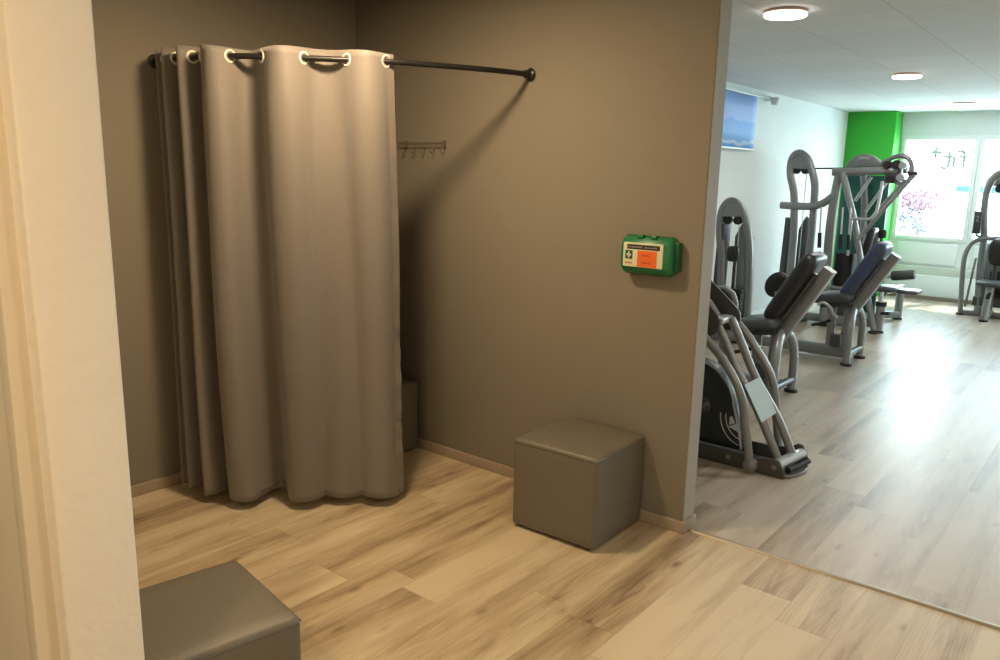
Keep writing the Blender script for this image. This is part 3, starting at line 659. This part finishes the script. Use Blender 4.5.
def stepper():
    t = thing('elliptical_stepper', 'silver stepper with crossing tubes and flare-tinted blue placard behind the dividing wall', 'exercise machine', (0, 0, 0))
    # base: two side plates, floor plate, cross cylinder
    pr_ = [(-1.305, .0), (-1.308, .035), (-1.325, .070), (-1.352, .094), (-1.39, .098), (-1.44, .088), (-1.55, .085), (-2.75, .085), (-2.80, .06), (-2.80, 0)]
    obj('side_plate', prism(B(), pr_, 4.055, 4.075), M_PLATE, t, bevel=.004)
    pf = [(-1.265, .0), (-1.262, .045), (-1.272, .095), (-1.295, .130), (-1.325, .135), (-1.36, .11), (-1.45, .088), (-2.75, .085), (-2.80, .06), (-2.80, 0)]
    obj('side_plate', prism(B(), pf, 4.295, 4.315), M_PLATE, t, bevel=.004)
    b = B(); a0 = [( -2.80, 4.075), (-2.80, 4.295), (-1.28, 4.295), (-1.255, 4.27), (-1.25, 4.22), (-1.265, 4.14), (-1.29, 4.085), (-1.33, 4.075)]
    lo = [b.verts.new((x, y, .002)) for x, y in a0]; hi = [b.verts.new((x, y, .018)) for x, y in a0]
    for i in range(len(a0)): b.faces.new((lo[i], lo[(i+1) % len(a0)], hi[(i+1) % len(a0)], hi[i]))
    b.faces.new(lo); b.faces.new(hi[::-1]); obj('base_plate', b, M_STEEL, t, bevel=.003)
    tube('cross_cylinder', [(-1.355, 4.07, .065), (-1.30, 4.30, .085)], .032, M_LSTEEL, t, smooth=1)
    tube('cross_shaft', [(-1.30, 4.10, .04), (-1.26, 4.30, .05)], .016, M_RUB, t, smooth=1)
    for x, z in ((-1.362, .055), (-1.62, .05)):
        obj('bolt', lathe(B(), [(.001, 4.049), (.012, 4.049), (.014, 4.056), (.001, 4.056)], 'Y', (x, 0, z), 14), M_STEEL, t, smooth=True)
    # tubes
    tube('outer_tube', [(-2.2, 4.03, 1.03), (-2.0, 4.03, .88), (-1.81, 4.03, .715), (-1.70, 4.03, .615), (-1.61, 4.03, .50), (-1.555, 4.03, .385), (-1.53, 4.03, .26), (-1.485, 4.03, .045)], .0235, M_STEEL, t)
    obj('pivot_cap', lathe(B(), [(.001, 4.0), (.018, 4.0), (.024, 4.004), (.036, 4.008), (.036, 4.052), (.001, 4.052)], 'Y', (-1.482, 0, .045), 24), M_STEEL, t, smooth=True)
    tube('lower_tube', [(-1.775, 4.14, .765), (-1.72, 4.14, .67), (-1.65, 4.14, .54), (-1.54, 4.14, .375), (-1.44, 4.14, .20), (-1.365, 4.14, .06)], .0235, M_STEEL, t)
    tube('upper_tube', [(-1.735, 4.22, .80), (-1.66, 4.22, .66), (-1.57, 4.22, .49), (-1.42, 4.22, .275), (-1.325, 4.22, .09)], .0235, M_STEEL, t)
    tube('far_tube', [(-1.95, 4.35, .93), (-1.73, 4.35, .735), (-1.60, 4.35, .585), (-1.525, 4.35, .47), (-1.49, 4.35, .34), (-1.465, 4.35, .18), (-1.44, 4.35, .03)], .0235, M_STEEL, t)
    # hinge plates and their bar
    obj('hinge_plate', prism(B(), [(-1.96, 1.02), (-1.90, .965), (-1.83, .895), (-1.765, .83), (-1.748, .79), (-1.752, .75), (-1.775, .715), (-1.83, .69), (-1.96, .78)], 4.09, 4.104), M_PLATE, t, bevel=.003)
    obj('hinge_plate', prism(B(), [(-2.0, 1.10), (-1.90, 1.0), (-1.73, .858), (-1.705, .825), (-1.70, .785), (-1.72, .75), (-1.80, .74), (-2.0, .9)], 4.262, 4.276), M_PLATE, t, bevel=.003)
    obj('hinge_bar', box(B(), -1.80, -1.735, 4.104, 4.262, .775, .812), M_LSTEEL, t, bevel=.010)
    tube('pedal_arm', [(-2.75, 4.14, .62), (-2.3, 4.15, .80), (-1.95, 4.17, .92), (-1.80, 4.18, .80)], .026, M_STEEL, t)
    obj('pedal', box(B(), -2.85, -2.50, 4.02, 4.14, .62, .65), M_RUB, t, bevel=.012)
    tube('handlebar', [(-2.78, 4.19, .06), (-2.86, 4.19, .9), (-2.80, 4.15, 1.25), (-2.65, 4.05, 1.35), (-2.5, 4.04, 1.34)], .022, M_STEEL, t)
    # placard
    b = B(); P = [Vector(p) for p in ((-1.605, 4.12, .448), (-1.560, 4.215, .484), (-1.450, 4.215, .300), (-1.492, 4.12, .258))]
    n = (P[1]-P[0]).cross(P[3]-P[0]).normalized(); n = n if n.y < 0 or n.z > 0 else -n
    o_ = n*.030 if n.z > 0 else -n*.030
    v0 = [b.verts.new(p+o_) for p in P]; v1 = [b.verts.new(p+o_*1.12) for p in P]
    for i in range(4): b.faces.new((v0[i], v0[(i+1) % 4], v1[(i+1) % 4], v1[i]))
    b.faces.new(v0); b.faces.new(v1[::-1]); pm = mat('flare_tinted_placard', (.62, .82, .94), .12, var=.10, vscale=14)  # bluish tint of lens flare and window reflection put into the colour
    obj('placard', b, pm, t)['label'] = 'glossy placard with pale blue flare tint'
    # drive housing with hub, rim and decal
    cx, cz = -1.90, .29; out = []
    for k in range(22):
        a = math.radians(118-k*9.2); out.append((cx+.265*math.cos(a), cz+.265*math.sin(a)))
    out = [(-2.25, .50), (-2.02, .535)]+out[1:13]+[(-1.60, .20), (-1.575, .085), (-2.70, .085), (-2.62, .25)]
    obj('drive_housing', prism(B(), out, 4.115, 4.225), mat('dark_green_black_housing', (.022, .028, .026), .35), t, bevel=.014)
    rim = [(x+.004, 4.108, z+.004) for x, z in out[1:16]]
    obj('housing_rim', sweep(B(), rim, .006, 3, 8), M_LSTEEL, t, smooth=True)
    obj('crank_hub', lathe(B(), [(.001, 4.07), (.02, 4.07), (.034, 4.078), (.05, 4.095), (.05, 4.118), (.001, 4.118)], 'Y', (-1.815, 0, .295), 20), M_SHROUD, t, smooth=True)
    b = B()
    for k in range(5):
        a = k*2*PI/5; lathe(b, [(.001, 4.078), (.009, 4.078), (.009, 4.094), (.001, 4.094)], 'Y', (-1.815+.034*math.cos(a), 0, .295+.034*math.sin(a)), 10)
    obj('hub_bolts', b, M_RUB, t)
    tube('crank_arm', [(-1.815, 4.075, .295), (-1.95, 4.07, .26)], .017, M_LSTEEL, t, smooth=1)
    dm = mat('decal_white', (.62, .66, .72), .4); b = B()
    prism(b, [(-1.652, .262), (-1.640, .268), (-1.618, .232), (-1.652, .215)], 4.108, 4.1145); prism(b, [(-1.655, .205), (-1.615, .228), (-1.590, .190), (-1.598, .186)], 4.108, 4.1145)
    for r_ in (.13, .165): 
        sweep(b, [(-1.56+r_*math.cos(a)*.9, 4.113, .27+r_*math.sin(a)) for a in [math.radians(q) for q in range(178, 268, 10)]], .0028, 1, 6)
    obj('decal', b, dm, t)
stepper()

def right_machine():
    t = thing('weight_machine', 'silver weight machine with small seat cut by the right edge before the window', 'exercise machine', (0, 0, 0))
    yy = 11.0
    tube('tower_frame', [(-1.43, yy, .03), (-1.465, yy, .55), (-1.475, yy, .95), (-1.51, yy, 1.25), (-1.515, yy, 1.48), (-1.48, yy, 1.63), (-1.39, yy, 1.73), (-1.25, yy, 1.76), (-1.10, yy, 1.70), (-1.02, yy, 1.5), (-1.02, yy, 1.1), (-1.04, yy, .03)], .042, M_STEEL, t)
    obj('pulley_cover', prism(B(), [(-1.46, 1.56), (-1.40, 1.69), (-1.25, 1.74), (-1.1, 1.68), (-1.04, 1.55)], yy-.03, yy+.09), M_STEEL, t, bevel=.01)
    for x in (-1.37, -1.14): obj('pulley', lathe(B(), [(.001, -.03), (.06, -.03), (.045, 0), (.06, .03), (.001, .03)], 'Y', (x, yy-.01, 1.53), 20), M_RUB, t, smooth=True)
    cp = obj('control_panel', box(B(), -1.60, -1.515, yy-.08, yy-.04, .99, 1.26), M_SHROUD, t, bevel=.012)
    b = B(); sweep(b, [(-1.575, yy-.082, 1.20), (-1.545, yy-.082, 1.20), (-1.57, yy-.082, 1.14), (-1.54, yy-.082, 1.14)], .004, 1, 6)
    obj('panel_mark', b, M_LSTEEL, cp)
    tube('panel_arm', [(-1.56, yy-.05, .985), (-1.50, yy-.03, .96), (-1.2, yy-.03, .97)], .014, M_BLACK, t)
    tube('guard_hoop', [(-1.0, yy-.05, .95), (-1.40, yy-.05, .95), (-1.53, yy-.05, .92), (-1.61, yy-.05, .84), (-1.645, yy-.05, .68), (-1.635, yy-.05, .4), (-1.61, yy-.05, .02)], .028, M_STEEL, t)
    tube('guard_stay', [(-1.53, yy, .70), (-1.575, yy, .10)], .013, M_STEEL, t, smooth=1)
    obj('rear_shroud', prism(B(), [(-1.50, .12), (-1.08, .12), (-1.08, .88), (-1.46, .88), (-1.50, .82)], yy+.14, yy+.17), M_STEEL, t, bevel=.01)
    obj('stack_base', box(B(), -1.50, -1.06, yy-.04, yy+.12, .13, .24), M_SHROUD, t, bevel=.01)
    b = B()
    for i in range(9): box(b, -1.36, -1.12, yy-.02, yy+.10, .25+i*.034, .279+i*.034)
    obj('weight_stack', b, M_RUB, t, bevel=.003)
    cushion('back_pad', (-1.27, yy-.20, .80), (0, 0, 1), (1, 0, 0), (0, 1, 0), .16, .12, .05, M_DARK, t, e=.7)
    tube('back_pad_post', [(-1.30, yy-.12, .10), (-1.30, yy-.14, .80)], .028, M_SHROUD, t, smooth=1)
    cushion('seat', (-1.26, yy-.30, .44), (1, 0, 0), (0, 1, 0), (0, 0, 1), .19, .16, .034, M_SEATV, t, e=.45)
    tube('seat_post', [(-1.31, yy-.40, .02), (-1.30, yy-.34, .40)], .040, M_STEEL, t, smooth=1)
    tube('adjuster_knob', [(-1.30, yy-.42, .28), (-1.29, yy-.37, .33)], .022, M_RUB, t, smooth=1)
    b = B(); sweep(b, [(-1.64, yy+.02, .035), (-1.0, yy+.02, .035)], .05, 1, 16, ref=(0, 1, 0), r2=.03, rect=True); sweep(b, [(-1.31, yy-.38, .045), (-1.31, yy+.1, .045)], .035, 1, 16, ref=(1, 0, 0), r2=.03, rect=True)
    obj('floor_beam', b, M_STEEL, t, smooth=True)
    foot(t, -1.31, yy-.40, .05); foot(t, -1.62, yy-.02, .04)
right_machine()

# ------------------------------------------------------------------ outside
def outside():
    g = obj('ground', box(B(), -14, 14, YG+.25, 45, -.25, -.15), mat('pale_paving', (.70, .70, .67), .8, var=.08, vscale=2)); struct(g, 'sunlit pale paving outside the windows')
    random.seed(11)
    def leaves(n, c, rx, ry, rz, s, m, name, par):
        b = B()
        for i in range(n):
            while True:
                p = Vector((random.uniform(-1, 1), random.uniform(-1, 1), random.uniform(-1, 1)))
                if .35 < p.length < 1: break
            p = Vector((c[0]+p.x*rx, c[1]+p.y*ry, c[2]+p.z*rz)); a = Vector((random.gauss(0, 1), random.gauss(0, 1), random.gauss(0, 1))).normalized(); q = a.orthogonal().normalized()
            v = [b.verts.new(p+a*s), b.verts.new(p+q*s*.5), b.verts.new(p-a*s), b.verts.new(p-q*s*.5)]; b.faces.new(v)
        return obj(name, b, m, par)
    t = thing('flowering_shrub', 'pink flowering shrub outside the first window', 'shrub', (-3.35, 16.5, -.15))
    leaves(520, (-.12, 0, .80), .34, .4, .75, .045, mat('shrub_leaf', (.045, .055, .085), .6), 'foliage', t)
    leaves(300, (.05, -.1, 1.42), .42, .4, .2, .05, mat('pink_blossom', (.15, .055, .08), .6), 'blossoms', t)
    obj('stem', sweep(B(), [(0, 0, 0), (.03, 0, .4), (.05, 0, .9)], .04), mat('bark', (.12, .09, .07), .8), t, smooth=True)
    t = thing('garden_parasol', 'green garden parasol outside behind the first window', 'parasol', (-3.10, 23.5, -.15))
    b = B(); lathe(b, [(.02, 1.93), (.55, 1.80), (1.0, 1.66), (1.0, 1.52), (.55, 1.74), (.02, 1.88)], seg=8); obj('canopy', b, mat('teal_canopy', (.008, .045, .038), .6), t)
    obj('pole', sweep(B(), [(0, 0, 0), (0, 0, 1.93)], .03, 1), M_LSTEEL, t, smooth=True)
    obj('parasol_base', lathe(B(), [(.001, 0), (.25, 0), (.22, .07), (.001, .07)]), M_SHROUD, t, smooth=True)
outside()
